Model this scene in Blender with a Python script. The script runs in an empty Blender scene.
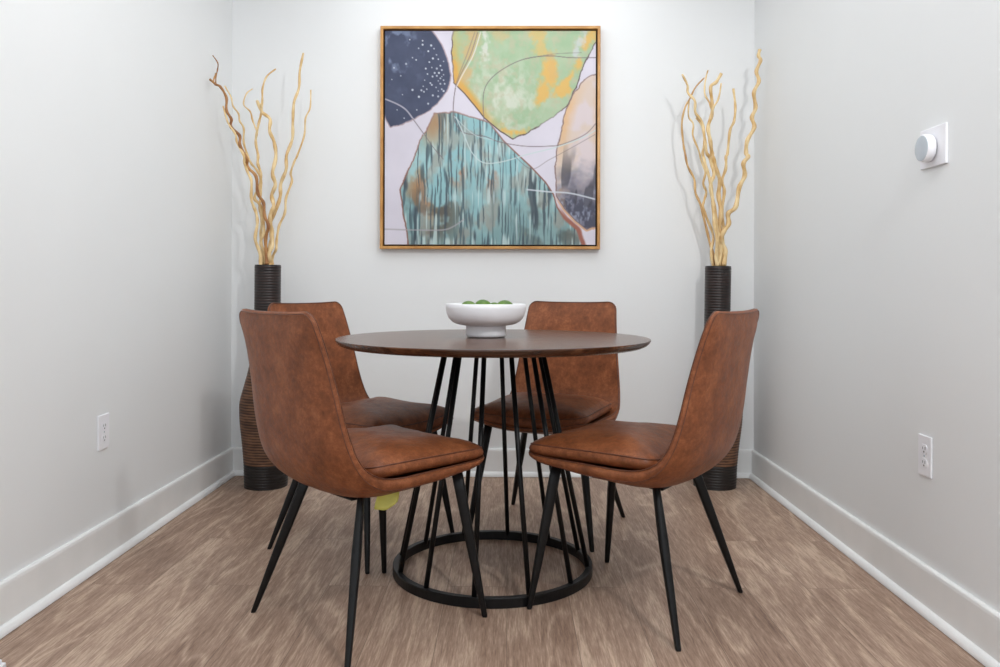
import bpy, bmesh, math, random
import numpy as np
from mathutils import Vector, Matrix
random.seed(4)
SC = bpy.context.scene
COL = SC.collection
PI = math.pi

# ------------------------------------------------------------------ camera model
FPX, EYE = 800.0, 0.917
YAW, ROLL = math.radians(0.551), math.radians(0.15)
CYP = 333.5 - 47.5
cam_d = bpy.data.cameras.new('camera'); cam_d.sensor_width = 36.0; cam_d.lens = 36.0*FPX/1000
cam_d.shift_y = -47.5/1000; cam_d.clip_start = 0.05
cam = bpy.data.objects.new('camera', cam_d); COL.objects.link(cam)
cam.matrix_world = (Matrix.Translation((0, 0, EYE)) @ Matrix.Rotation(YAW, 4, 'Z')
                    @ Matrix.Rotation(PI/2, 4, 'X') @ Matrix.Rotation(ROLL, 4, 'Z'))
SC.camera = cam

def spot_at(px, py, y):
    """world point seen at photo position (px,py) at room depth y (used for laying things out)"""
    f = Vector((-math.sin(YAW), math.cos(YAW), 0)); r = Vector((math.cos(YAW), math.sin(YAW), 0)); u = Vector((0, 0, 1))
    r2 = r*math.cos(ROLL)+u*math.sin(ROLL); u2 = u*math.cos(ROLL)-r*math.sin(ROLL)
    d = f + r2*((px-500)/FPX) + u2*((CYP-py)/FPX)
    return Vector((0, 0, EYE)) + d*(y/d.y)

# ------------------------------------------------------------------ materials
def srgb(r, g, b):
    def c(v):
        v /= 255.0
        return v/12.92 if v <= 0.04045 else ((v+0.055)/1.055)**2.4
    return (c(r), c(g), c(b), 1.0)

def new_mat(name):
    m = bpy.data.materials.new(name); m.use_nodes = True
    nt = m.node_tree; b = nt.nodes['Principled BSDF']
    return m, nt, b

def N(nt, kind, **kw):
    n = nt.nodes.new(kind)
    for k, v in kw.items():
        if k in n.inputs: n.inputs[k].default_value = v
        else: setattr(n, k, v)
    return n

def coords(nt, scale=(1, 1, 1), rot=(0, 0, 0)):
    tc = N(nt, 'ShaderNodeTexCoord'); mp = N(nt, 'ShaderNodeMapping')
    mp.inputs['Scale'].default_value = scale; mp.inputs['Rotation'].default_value = rot
    nt.links.new(tc.outputs['Object'], mp.inputs['Vector'])
    return mp.outputs['Vector']

def ramp(nt, fac, stops):
    r = N(nt, 'ShaderNodeValToRGB'); cr = r.color_ramp
    while len(cr.elements) < len(stops): cr.elements.new(0.5)
    for e, (p, c) in zip(cr.elements, stops): e.position = p; e.color = c
    nt.links.new(fac, r.inputs['Fac'])
    return r.outputs['Color']

def bump(nt, b, h, strength, dist=0.002):
    n = N(nt, 'ShaderNodeBump'); n.inputs['Strength'].default_value = strength; n.inputs['Distance'].default_value = dist
    nt.links.new(h, n.inputs['Height']); nt.links.new(n.outputs['Normal'], b.inputs['Normal'])

def noise_mat(name, c1, c2, scale=20, rough=0.5, vec=(1, 1, 1), bmp=0.0, lo=0.35, hi=0.65, spec=0.5, detail=4):
    m, nt, b = new_mat(name)
    v = coords(nt, vec)
    n = N(nt, 'ShaderNodeTexNoise', Scale=scale, Detail=detail); nt.links.new(v, n.inputs['Vector'])
    nt.links.new(ramp(nt, n.outputs['Fac'], [(lo, c1), (hi, c2)]), b.inputs['Base Color'])
    b.inputs['Roughness'].default_value = rough; b.inputs['Specular IOR Level'].default_value = spec
    if bmp: bump(nt, b, n.outputs['Fac'], bmp)
    return m

def wall_mat(name, c, rough=0.75):
    m, nt, b = new_mat(name)
    v = coords(nt)
    n = N(nt, 'ShaderNodeTexNoise', Scale=2.2, Detail=2); nt.links.new(v, n.inputs['Vector'])
    c1 = tuple(x*0.985 for x in c[:3])+(1,)
    nt.links.new(ramp(nt, n.outputs['Fac'], [(0.3, c1), (0.7, c)]), b.inputs['Base Color'])
    f = N(nt, 'ShaderNodeTexNoise', Scale=180, Detail=3); nt.links.new(v, f.inputs['Vector'])
    b.inputs['Roughness'].default_value = rough
    bump(nt, b, f.outputs['Fac'], 0.12, 0.001)
    return m

M_WALL = wall_mat('wall_paint', srgb(237, 239, 240), 0.6)
M_CEIL = wall_mat('ceiling_paint', srgb(244, 245, 246))
M_TRIM = noise_mat('trim_paint', srgb(238, 240, 240), srgb(244, 245, 245), 6, 0.35)
M_SHOE = noise_mat('shoe_moulding_paint', srgb(240, 242, 243), srgb(247, 248, 248), 6, 0.35)
M_PLAST = noise_mat('white_plastic', srgb(240, 240, 246), srgb(246, 246, 250), 10, 0.35)
M_SLOT = noise_mat('slot_dark', srgb(70, 70, 72), srgb(90, 90, 92), 10, 0.6)
M_DIAL = noise_mat('dial_face', srgb(188, 198, 208), srgb(200, 208, 216), 8, 0.15)
M_BLACK = noise_mat('black_powder_coat', srgb(11, 11, 12), srgb(17, 17, 18), 60, 0.4, bmp=0.05, spec=0.3)
M_CERAM = noise_mat('white_ceramic', srgb(238, 238, 242), srgb(243, 243, 246), 8, 0.28)
M_GREEN = noise_mat('green_fruit_skin', srgb(64, 104, 26), srgb(100, 136, 42), 30, 0.35)
M_PIPE = noise_mat('leather_piping', srgb(82, 44, 28), srgb(106, 60, 38), 60, 0.5)
M_YELLOW = noise_mat('yellow_tag_film', srgb(206, 200, 92), srgb(220, 214, 112), 20, 0.5)
M_GOLD = noise_mat('gold_wood_frame', srgb(176, 122, 58), srgb(204, 152, 86), 12, 0.35, vec=(1, 1, 1), bmp=0.05)
M_GAP = noise_mat('frame_rebate_black', srgb(28, 20, 16), srgb(36, 26, 20), 20, 0.7)

def floor_mat():
    m, nt, b = new_mat('oak_vinyl_planks')
    v = coords(nt, rot=(0, 0, PI/2))
    br = N(nt, 'ShaderNodeTexBrick'); br.offset = 0.37; br.offset_frequency = 2
    for k, val in (('Scale', 1.0), ('Mortar Size', 0.0008), ('Mortar Smooth', 0.3), ('Bias', 0.0), ('Brick Width', 1.22), ('Row Height', 0.182)):
        br.inputs[k].default_value = val
    br.inputs['Color1'].default_value = (0, 0, 0, 1); br.inputs['Color2'].default_value = (1, 1, 1, 1); br.inputs['Mortar'].default_value = (0.5, 0.5, 0.5, 1)
    nt.links.new(v, br.inputs['Vector'])
    # shift grain per plank
    tc = N(nt, 'ShaderNodeTexCoord')
    mul = N(nt, 'ShaderNodeVectorMath', operation='SCALE'); mul.inputs['Scale'].default_value = 7.3
    nt.links.new(br.outputs['Color'], mul.inputs[0])
    add = N(nt, 'ShaderNodeVectorMath', operation='ADD')
    nt.links.new(tc.outputs['Object'], add.inputs[0]); nt.links.new(mul.outputs[0], add.inputs[1])
    def mapped(sc):
        mp = N(nt, 'ShaderNodeMapping'); mp.inputs['Scale'].default_value = sc
        nt.links.new(add.outputs[0], mp.inputs['Vector']); return mp.outputs['Vector']
    n1 = N(nt, 'ShaderNodeTexNoise', Scale=1.0, Detail=6, Roughness=0.65, Distortion=0.6); nt.links.new(mapped((90, 4.0, 1)), n1.inputs['Vector'])
    n2 = N(nt, 'ShaderNodeTexNoise', Scale=1.0, Detail=2.0, Distortion=0.5); nt.links.new(mapped((5.2, 1.1, 1)), n2.inputs['Vector'])
    # cathedral rings from a stretched noise
    mm = N(nt, 'ShaderNodeMath', operation='MULTIPLY'); mm.inputs[1].default_value = 34.0
    nt.links.new(n2.outputs['Fac'], mm.inputs[0])
    sn = N(nt, 'ShaderNodeMath', operation='SINE'); nt.links.new(mm.outputs[0], sn.inputs[0])
    s1 = N(nt, 'ShaderNodeMath', operation='MULTIPLY_ADD'); s1.inputs[1].default_value = 0.5; s1.inputs[2].default_value = 0.5; nt.links.new(sn.outputs[0], s1.inputs[0])
    s2 = N(nt, 'ShaderNodeMath', operation='POWER'); s2.inputs[1].default_value = 5.0; nt.links.new(s1.outputs[0], s2.inputs[0])
    n3 = N(nt, 'ShaderNodeTexNoise', Scale=1.0, Detail=4, Roughness=0.7); nt.links.new(mapped((240, 17, 1)), n3.inputs['Vector'])
    def madd(a, k, c):
        q = N(nt, 'ShaderNodeMath', operation='MULTIPLY_ADD'); q.inputs[1].default_value = k
        nt.links.new(a, q.inputs[0])
        if isinstance(c, float): q.inputs[2].default_value = c
        else: nt.links.new(c, q.inputs[2])
        return q.outputs[0]
    f = madd(n1.outputs['Fac'], 0.62, -0.09)
    f = madd(s2.outputs[0], 0.14, f)
    f = madd(n3.outputs['Fac'], 0.80, f)
    f = madd(n2.outputs['Fac'], 0.22, f)
    sep = N(nt, 'ShaderNodeSeparateColor'); nt.links.new(br.outputs['Color'], sep.inputs[0])
    f = madd(sep.outputs[0], 0.09, f)
    f = madd(f, 1.08, -0.29)
    col = ramp(nt, f, [(0.15, srgb(98, 74, 61)), (0.42, srgb(144, 117, 100)), (0.60, srgb(170, 143, 124)), (0.85, srgb(208, 184, 163))])
    mix = N(nt, 'ShaderNodeMix', data_type='RGBA')
    nt.links.new(br.outputs['Fac'], mix.inputs['Factor']); nt.links.new(col, mix.inputs[6]); mix.inputs[7].default_value = srgb(112, 93, 80)
    nt.links.new(mix.outputs[2], b.inputs['Base Color'])
    b.inputs['Roughness'].default_value = 0.48; b.inputs['Specular IOR Level'].default_value = 0.35
    bump(nt, b, f, 0.15, 0.0015)
    return m
M_FLOOR = floor_mat()

def leather_mat():
    m, nt, b = new_mat('cognac_leather')
    v = coords(nt)
    n = N(nt, 'ShaderNodeTexNoise', Scale=14, Detail=8, Roughness=0.8); nt.links.new(v, n.inputs['Vector'])
    n2 = N(nt, 'ShaderNodeTexNoise', Scale=70, Detail=5, Roughness=0.7); nt.links.new(v, n2.inputs['Vector'])
    q = N(nt, 'ShaderNodeMath', operation='MULTIPLY_ADD'); q.inputs[1].default_value = 0.45
    nt.links.new(n2.outputs['Fac'], q.inputs[0]); nt.links.new(n.outputs['Fac'], q.inputs[2])
    nt.links.new(ramp(nt, q.outputs[0], [(0.55, srgb(102, 57, 34)), (0.74, srgb(131, 76, 46)), (0.92, srgb(158, 98, 63))]), b.inputs['Base Color'])
    r = ramp(nt, n2.outputs['Fac'], [(0.3, (0.36,)*3+(1,)), (0.7, (0.52,)*3+(1,))])
    nt.links.new(r, b.inputs['Roughness'])
    b.inputs['Specular IOR Level'].default_value = 0.3
    vo = N(nt, 'ShaderNodeTexVoronoi', Scale=260); nt.links.new(v, vo.inputs['Vector'])
    a = N(nt, 'ShaderNodeMath', operation='MULTIPLY_ADD'); a.inputs[1].default_value = 0.25
    w = N(nt, 'ShaderNodeTexNoise', Scale=22, Detail=3, Distortion=1.0); nt.links.new(v, w.inputs['Vector'])
    nt.links.new(vo.outputs['Distance'], a.inputs[0]); nt.links.new(w.outputs['Fac'], a.inputs[2])
    bump(nt, b, a.outputs[0], 0.35, 0.004)
    return m
M_LEATH = leather_mat()

def walnut_mat(name, dark=1.0):
    m, nt, b = new_mat(name)
    v = coords(nt, (3.0, 38, 38))
    n = N(nt, 'ShaderNodeTexNoise', Scale=1.0, Detail=7, Roughness=0.6, Distortion=0.5); nt.links.new(v, n.inputs['Vector'])
    k = dark
    nt.links.new(ramp(nt, n.outputs['Fac'], [(0.28, srgb(44*k, 26*k, 17*k)), (0.5, srgb(80*k, 51*k, 35*k)), (0.72, srgb(122*k, 82*k, 56*k))]), b.inputs['Base Color'])
    b.inputs['Roughness'].default_value = 0.24; b.inputs['Specular IOR Level'].default_value = 0.55
    return m
M_WALNUT = walnut_mat('walnut_top')

def rib_mat(name, c_low, c_high, rough=0.4):
    """colour set by the ribs: cords with worn crests"""
    m, nt, b = new_mat(name)
    tc = N(nt, 'ShaderNodeTexCoord'); sp = N(nt, 'ShaderNodeSeparateXYZ'); nt.links.new(tc.outputs['Object'], sp.inputs[0])
    a = N(nt, 'ShaderNodeMath', operation='MULTIPLY'); a.inputs[1].default_value = 2*PI/0.0125; nt.links.new(sp.outputs[2], a.inputs[0])
    s = N(nt, 'ShaderNodeMath', operation='COSINE'); nt.links.new(a.outputs[0], s.inputs[0])
    n = N(nt, 'ShaderNodeTexNoise', Scale=14, Detail=4); nt.links.new(coords(nt, (1, 1, 3)), n.inputs['Vector'])
    q = N(nt, 'ShaderNodeMath', operation='MULTIPLY_ADD'); q.inputs[1].default_value = 0.22
    nt.links.new(s.outputs[0], q.inputs[0]); nt.links.new(n.outputs['Fac'], q.inputs[2])
    nt.links.new(ramp(nt, q.outputs[0], [(0.3, c_low), (0.75, c_high)]), b.inputs['Base Color'])
    b.inputs['Roughness'].default_value = rough
    return m
M_VNECK = rib_mat('vase_neck_finish', srgb(20, 16, 16), srgb(48, 32, 28), 0.38)
M_VBODY = rib_mat('vase_body_finish', srgb(62, 38, 26), srgb(132, 94, 68), 0.5)
M_VBASE = rib_mat('vase_base_finish', srgb(20, 18, 18), srgb(36, 30, 28), 0.4)
M_BRANCH = noise_mat('pale_willow_bark', srgb(204, 160, 98), srgb(240, 214, 164), 26, 0.6, vec=(1, 1, 0.6), lo=0.3, hi=0.6, detail=5)
M_BRANCH_D = noise_mat('brown_willow_bark', srgb(134, 84, 46), srgb(196, 146, 92), 22, 0.6, vec=(1, 1, 0.6), lo=0.35, hi=0.7, detail=5)

M_BRANCH_M = noise_mat('tan_willow_bark', srgb(170, 124, 76), srgb(220, 182, 128), 24, 0.6, vec=(1, 1, 0.6), lo=0.3, hi=0.65, detail=5)

# ------------------------------------------------------------------ object helpers
def obj(name, bm, mat, parent=None, smooth=True, loc=None):
    me = bpy.data.meshes.new(name)
    bmesh.ops.recalc_face_normals(bm, faces=bm.faces)
    bm.to_mesh(me); bm.free()
    for mm in (mat if isinstance(mat, (list, tuple)) else [mat]): me.materials.append(mm)
    if smooth:
        me.shade_smooth()
    o = bpy.data.objects.new(name, me); COL.objects.link(o)
    if parent is not None: o.parent = parent
    if loc is not None: o.location = loc
    return o

def tag(o, label, cat, group=None):
    o['label'] = label; o['category'] = cat
    if group: o['group'] = group
    return o

def thing(name, label, cat, loc=(0, 0, 0), rz=0.0, group=None):
    o = bpy.data.objects.new(name, None); COL.objects.link(o)
    o.empty_display_size = 0.1
    o.location = loc; o.rotation_euler = (0, 0, rz)
    return tag(o, label, cat, group)

def struct(o): o['kind'] = 'structure'; return o

def add_box(bm, lo, hi, bevel=0.0, seg=2):
    r = bmesh.ops.create_cube(bm, size=1.0)
    vs = r['verts']
    for v in vs:
        v.co = Vector([lo[i]+(hi[i]-lo[i])*(v.co[i]+0.5) for i in range(3)])
    if bevel:
        es = list({e for v in vs for e in v.link_edges})
        bmesh.ops.bevel(bm, geom=es, offset=bevel, segments=seg, profile=0.5, affect='EDGES')

def lathe(bm, prof, n=64, cap0=True, cap1=True):
    rings = []
    for r, z in prof:
        rings.append([bm.verts.new((r*math.cos(2*PI*i/n), r*math.sin(2*PI*i/n), z)) for i in range(n)])
    for a, b in zip(rings, rings[1:]):
        for i in range(n): bm.faces.new((a[i], a[(i+1) % n], b[(i+1) % n], b[i]))
    if cap0: bm.faces.new(rings[0][::-1])
    if cap1: bm.faces.new(rings[-1])

def tube(bm, pts, radii, n=8, closed=False):
    pts = [Vector(p) for p in pts]; m = len(pts)
    if not hasattr(radii, '__len__'): radii = [radii]*m
    rings = []; up = None
    for i, p in enumerate(pts):
        if closed: t = pts[(i+1) % m]-pts[i-1]
        else: t = pts[min(i+1, m-1)]-pts[max(i-1, 0)]
        t.normalize()
        if up is None:
            up = t.orthogonal().normalized()
        up = (up - t*up.dot(t)).normalized()
        s = t.cross(up)
        rings.append([bm.verts.new(p+(up*math.cos(2*PI*k/n)+s*math.sin(2*PI*k/n))*radii[i]) for k in range(n)])
    for i in range(m if closed else m-1):
        a = rings[i]; b = rings[(i+1) % m]
        off = 0
        if closed and i == m-1:
            off = min(range(n), key=lambda o: sum((a[k].co-b[(k+o) % n].co).length for k in range(n)))
        for k in range(n): bm.faces.new((a[k], a[(k+1) % n], b[(k+1+off) % n], b[(k+off) % n]))
    if not closed:
        bm.faces.new(rings[0][::-1]); bm.faces.new(rings[-1])

def catmull(pts, sub=6):
    pts = [Vector(p) for p in pts]; out = []
    for i in range(len(pts)-1):
        p0 = pts[max(i-1, 0)]; p1 = pts[i]; p2 = pts[i+1]; p3 = pts[min(i+2, len(pts)-1)]
        for k in range(sub):
            t = k/sub
            out.append(0.5*((2*p1)+(p2-p0)*t+(2*p0-5*p1+4*p2-p3)*t*t+(3*p1-3*p2+p3-p0)*t**3))
    out.append(pts[-1]); return out

def copy_tree(o, parent=None):
    c = o.copy(); COL.objects.link(c); c.parent = parent
    for ch in list(o.children): copy_tree(ch, c)
    return c

# ------------------------------------------------------------------ room
XL, XR, YB, YF, ZC = -1.337, 1.185, 3.862, -0.55, 2.50
def box_obj(name, lo, hi, mat, bevel=0.0, smooth=False, parent=None):
    bm = bmesh.new(); add_box(bm, lo, hi, bevel); return obj(name, bm, mat, parent, smooth)
struct(box_obj('floor', (XL-0.1, YF-0.6, -0.05), (XR+0.1, YB+0.1, 0.0), M_FLOOR))
struct(box_obj('ceiling', (XL-0.1, YF, ZC), (XR+0.1, YB+0.1, ZC+0.05), M_CEIL))
struct(box_obj('wall_back', (XL-0.1, YB, 0), (XR+0.1, YB+0.1, ZC), M_WALL))
struct(box_obj('wall_left', (XL-0.1, YF, 0), (XL, YB, ZC), M_WALL))
struct(box_obj('wall_right', (XR, YF, 0), (XR+0.1, YB, ZC), M_WALL))

def run_profile(name, prof, kind, mat, parent=None):
    """extrude a (distance from wall, z) moulding section along a wall"""
    bm = bmesh.new()
    ends = []
    for e in (0, 1):
        vs = []
        for d, z in prof:
            if kind == 'left':  p = (XL+d, (YB-d if e else YF), z)
            elif kind == 'right': p = (XR-d, (YB-d if e else YF), z)
            else: p = ((XR-d if e else XL+d), YB-d, z)
            vs.append(bm.verts.new(p))
        ends.append(vs)
    n = len(prof)
    for i in range(n): bm.faces.new((ends[0][i], ends[0][(i+1) % n], ends[1][(i+1) % n], ends[1][i]))
    bm.faces.new(ends[0]); bm.faces.new(ends[1][::-1])
    return obj(name, bm, mat, parent, False)
BASEB = [(0, 0), (0.014, 0), (0.014, 0.122), (0.0125, 0.130), (0.009, 0.1335), (0, 0.1335)]
SHOE = [(0.013, 0.002)] + [(0.013+0.0175*math.cos(a), 0.002+0.0225*math.sin(a)) for a in [PI/2*i/6 for i in range(7)]]
for side in ('left', 'right', 'back'):
    struct(run_profile('baseboard_'+side, BASEB, side, M_TRIM))
for i, side in enumerate(('left', 'right', 'back')):
    struct(run_profile('trim_%d' % (i+1), SHOE, side, M_SHOE))
# thin dark expansion gap line under the shoe moulding comes from the 2 mm gap above

# ------------------------------------------------------------------ chair
def smoothstep(a, b, x):
    t = min(max((x-a)/(b-a), 0), 1); return t*t*(3-2*t)

def lin(x, tab):
    if x <= tab[0][0]: return tab[0][1]
    for (a, va), (b, vb) in zip(tab, tab[1:]):
        if x <= b:
            t = (x-a)/(b-a); t = t*t*(3-2*t); return va+(vb-va)*t
    return tab[-1][1]

def shell_geometry():
    # side profile of the inner (sitting) surface at the shell edge: front of seat -> top of back
    path = [(0.252, 0.440), (0.20, 0.435), (0.12, 0.433), (0.03, 0.432), (-0.05, 0.431), (-0.10, 0.434), (-0.135, 0.444),
            (-0.165, 0.463), (-0.187, 0.493), (-0.203, 0.535), (-0.217, 0.59), (-0.229, 0.65), (-0.243, 0.71), (-0.261, 0.775), (-0.277, 0.822), (-0.289, 0.853)]
    dense = catmull([Vector((x, 0, z)) for x, z in path], 10)
    L = [0]
    for a, b in zip(dense, dense[1:]): L.append(L[-1]+(b-a).length)
    tot = L[-1]
    # arclength samples, tighter at both ends for the rounded corners
    S = [0.0, 0.0015, 0.005, 0.011, 0.019, 0.029, 0.042]
    S = S + [0.042+(tot-0.084)*i/44 for i in range(1, 44)] + [tot-s for s in S[::-1]]
    def at(s):
        for i in range(len(L)-1):
            if s <= L[i+1] or i == len(L)-2:
                t = (s-L[i])/(L[i+1]-L[i]); p = dense[i].lerp(dense[i+1], t); return p
    rows = []
    for s in S:
        p = at(s); a = at(max(s-0.012, 0)); b = at(min(s+0.012, tot))
        t = (b-a).normalized(); nrm = Vector((-t.z, 0, t.x))    # rotate
        if nrm.z > 0.001 and s < tot*0.4: nrm = -nrm
        # outward = down for the seat, backwards for the back
        out = Vector((t.z, 0, -t.x)) if Vector((t.z, 0, -t.x)).dot(Vector((-0.6, 0, -0.8))) > 0 else Vector((-t.z, 0, t.x))
        f = s/tot
        w = lin(f, [(0, 0.222), (0.18, 0.227), (0.36, 0.234), (0.48, 0.233)]) if f < 0.48 else 0.233-(f-0.48)/0.52*0.049-0.004*math.sin(PI*(f-0.48)/0.52)
        r0, r1 = 0.040, 0.030
        if s < r0: w = w-r0+math.sqrt(max(r0*r0-(r0-s)**2, 0))
        if tot-s < r1: w = w-r1+math.sqrt(max(r1*r1-(r1-(tot-s))**2, 0))
        c = lin(f, [(0, 0.028), (0.2, 0.032), (0.40, 0.034), (0.52, 0.032), (0.75, 0.024), (1.0, 0.010)])
        th = lin(f, [(0, 0.009), (0.10, 0.022), (0.3, 0.034), (0.46, 0.040), (0.62, 0.035), (0.93, 0.026), (1.0, 0.012)])
        eth = lin(f, [(0, 0.007), (0.10, 0.020), (0.25, 0.029), (0.42, 0.028), (0.56, 0.015), (0.95, 0.013), (1.0, 0.011)])
        rows.append((p, out, w, c, th, eth))
    U = [-1, -0.985, -0.95, -0.88, -0.77, -0.62, -0.44, -0.22, 0, 0.22, 0.44, 0.62, 0.77, 0.88, 0.95, 0.985, 1]
    inner, outer = [], []
    for p, out, w, c, th, eth in rows:
        ri, ro = [], []
        for u in U:
            dish = c*(1-abs(u)**2.4)
            q = p+out*dish; q = Vector((q.x, w*u, q.z))
            k = (1-abs(u)**7)
            tt = eth+(th-eth)*k
            ww = w*u*(1.0)
            o = p+out*(dish+tt); o = Vector((o.x, ww, o.z))
            ri.append(q); ro.append(o)
        inner.append(ri); outer.append(ro)
    return inner, outer, U

def shell_mesh():
    inner, outer, U = shell_geometry()
    bm = bmesh.new()
    vi = [[bm.verts.new(p) for p in r] for r in inner]
    vo = [[bm.verts.new(p) for p in r] for r in outer]
    nr, nu = len(vi), len(U)
    for i in range(nr-1):
        for j in range(nu-1):
            bm.faces.new((vi[i][j], vi[i][j+1], vi[i+1][j+1], vi[i+1][j]))
            bm.faces.new((vo[i][j], vo[i+1][j], vo[i+1][j+1], vo[i][j+1]))
    loop_i = [vi[0][j] for j in range(nu)] + [vi[i][-1] for i in range(1, nr)] + [vi[-1][j] for j in range(nu-2, -1, -1)] + [vi[i][0] for i in range(nr-2, 0, -1)]
    loop_o = [vo[0][j] for j in range(nu)] + [vo[i][-1] for i in range(1, nr)] + [vo[-1][j] for j in range(nu-2, -1, -1)] + [vo[i][0] for i in range(nr-2, 0, -1)]
    n = len(loop_i)
    cen = []
    for k in range(n):
        m = (loop_i[k].co+loop_o[k].co)/2
        cen.append(m)
    # rounded edge band: mid line pushed out a little
    mids = []
    for k in range(n):
        t = (cen[(k+1) % n]-cen[k-1]).normalized()
        d = (loop_o[k].co-loop_i[k].co)
        outw = t.cross(d).normalized()
        if outw.dot(cen[k]-Vector((-0.03 if cen[k].z < 0.5 else cen[k].x, 0, 0.44 if cen[k].z < 0.5 else 0.6))) < 0: outw = -outw
        mids.append(bm.verts.new(cen[k]+outw*min(0.35*d.length, 0.005)))
    for k in range(n):
        l = (k+1) % n
        bm.faces.new((loop_i[k], loop_i[l], mids[l], mids[k]))
        bm.faces.new((mids[k], mids[l], loop_o[l], loop_o[k]))
    li = [v.co.copy() for v in loop_i]; lo = [v.co.copy() for v in loop_o]
    return bm, li, lo

def rrect(hx, hy, r, n=8):
    pts = []
    for cx, cy, a0 in ((hx-r, hy-r, 0), (-hx+r, hy-r, PI/2), (-hx+r, -hy+r, PI), (hx-r, -hy+r, 1.5*PI)):
        for i in range(n+1):
            a = a0+PI/2*i/n; pts.append((cx+r*math.cos(a), cy+r*math.sin(a)))
    return pts
def rrect_dense(hx, hy, r):
    p = rrect(hx, hy, r, 6); out = []
    m = len(p)
    for i in range(m):
        a = p[i]; b = p[(i+1) % m]
        k = 8 if i % 7 == 6 else 1
        for j in range(k): out.append((a[0]+(b[0]-a[0])*j/k, a[1]+(b[1]-a[1])*j/k))
    return out

CX, HX, HY = 0.056, 0.199, 0.220
def cushion_z(x, y, z):
    # gentle sag towards the back, crown near the front corners
    dish = 0.028*max(0, 1-abs(y/0.228)**2.4)*(1 if z < 0.45 else max(0, 1-(z-0.45)/0.05))
    return z - dish + 0.010*math.exp(-((x+0.02)/0.085)**2)*max(0, (z-0.462)/0.037) + 0.0015*math.sin(y*60+x*25)*max(0, (z-0.46)/0.04)
def cushion_mesh():
    bm = bmesh.new()
    rings = []
    for ins, z in ((0.10, 0.4375), (0.03, 0.4375), (0.010, 0.440), (0.002, 0.447), (0.0, 0.455), (0.002, 0.4625), (0.006, 0.4680), (0.012, 0.4735),
                   (0.03, 0.482), (0.055, 0.489), (0.09, 0.4945), (0.13, 0.4975), (0.17, 0.499)):
        r = max(0.040-ins*0.35, 0.012)
        r = min(r, HX-ins-0.002)
        rings.append([bm.verts.new((CX+x, y, cushion_z(CX+x, y, z))) for x, y in rrect_dense(HX-ins, HY-ins, r)])
    n = len(rings[0])
    for a, b in zip(rings, rings[1:]):
        for i in range(n): bm.faces.new((a[i], a[(i+1) % n], b[(i+1) % n], b[i]))
    bm.faces.new(rings[0][::-1]); bm.faces.new(rings[-1])
    return bm
def cushion_piping():
    bm = bmesh.new()
    pts = [(CX+x, y, cushion_z(CX+x, y, 0.4670)) for x, y in rrect_dense(HX-0.0048, HY-0.0048, 0.038)]
    tube(bm, pts, 0.0021, 6, closed=True)
    return bm

def leg_mesh(foot, top):
    """tapered pressed-steel leg: deep at the seat, widest across below it, narrow at the foot"""
    bm = bmesh.new()
    f = Vector(foot); t = Vector(top)
    rad = Vector((f.x-t.x, f.y-t.y, 0)).normalized(); tan = Vector((-rad.y, rad.x, 0))
    rings = []
    for k, a, b in ((0.0, 0.0065, 0.0065), (0.012, 0.0075, 0.0075), (0.3, 0.0115, 0.010), (0.62, 0.0142, 0.0122), (0.85, 0.0155, 0.0095), (1.0, 0.016, 0.0075)):
        c = f.lerp(t, k)
        rings.append([bm.verts.new(c+rad*(a*math.copysign(abs(math.cos(q))**0.6, math.cos(q)))+tan*(b*math.copysign(abs(math.sin(q))**0.6, math.sin(q))))
                      for q in [2*PI*i/16+PI/16 for i in range(16)]])
    for a, b in zip(rings, rings[1:]):
        for i in range(16): bm.faces.new((a[i], a[(i+1) % 16], b[(i+1) % 16], b[i]))
    bm.faces.new(rings[0][::-1]); bm.faces.new(rings[-1])
    return bm

def make_chair():
    t = thing('dining_chair', 'x', 'chair')
    bm, li, lo = shell_mesh()
    sh = obj('shell', bm, M_LEATH, t)
    b2 = bmesh.new()
    tube(b2, [p for p in li], 0.0020, 6, closed=True)
    obj('piping', b2, M_PIPE, sh)
    b3 = bmesh.new()
    tube(b3, [p for p in lo], 0.0013, 6, closed=True)
    obj('edge_seam', b3, M_PIPE, sh)
    cu = obj('seat_cushion', cushion_mesh(), M_LEATH, t)
    obj('piping', cushion_piping(), M_PIPE, cu)
    for sy in (1, -1):
        obj('leg', leg_mesh((0.224, 0.236*sy, 0), (0.168, 0.177*sy, 0.412)), M_BLACK, t)
        obj('leg', leg_mesh((-0.224, 0.236*sy, 0), (-0.112, 0.130*sy, 0.396)), M_BLACK, t)
    fb = bmesh.new()
    for sy in (1, -1):
        tube(fb, [(0.165, 0.172*sy, 0.403), (0.06, 0.12*sy, 0.388), (-0.10, 0.112*sy, 0.385)], 0.008, 8)
    tube(fb, [(-0.10, -0.118, 0.388), (-0.10, -0.08, 0.366), (-0.10, 0.08, 0.366), (-0.10, 0.118, 0.388)], 0.008, 8)
    add_box(fb, (-0.120, -0.095, 0.356), (-0.078, 0.095, 0.363), 0.003)
    obj('seat_frame', fb, M_BLACK, t)
    return t

def heading(d): return math.atan2(d[1], d[0])
chairs = [
    ((-0.386, 2.228), (0.712, 0.702), 'brown leather dining chair at front left, back to camera, yellow tag under it'),
    ((0.382, 2.341), (-0.822, 0.569), 'brown leather dining chair at front right, nearest the right wall'),
    ((-0.514, 2.863), (0.855, -0.519), 'brown leather dining chair at back left, half hidden behind the front left chair'),
    ((0.159, 3.063), (-0.375, -0.927), 'brown leather dining chair behind the table, facing the camera below the painting'),
]
proto = make_chair()
cset = []
for i, (c, d, lab) in enumerate(chairs):
    o = proto if i == 0 else copy_tree(proto)
    o.location = (c[0], c[1], 0); o.rotation_euler = (0, 0, heading(d))
    tag(o, lab, 'chair', 'dining chairs around the round table'); cset.append(o)
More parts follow.
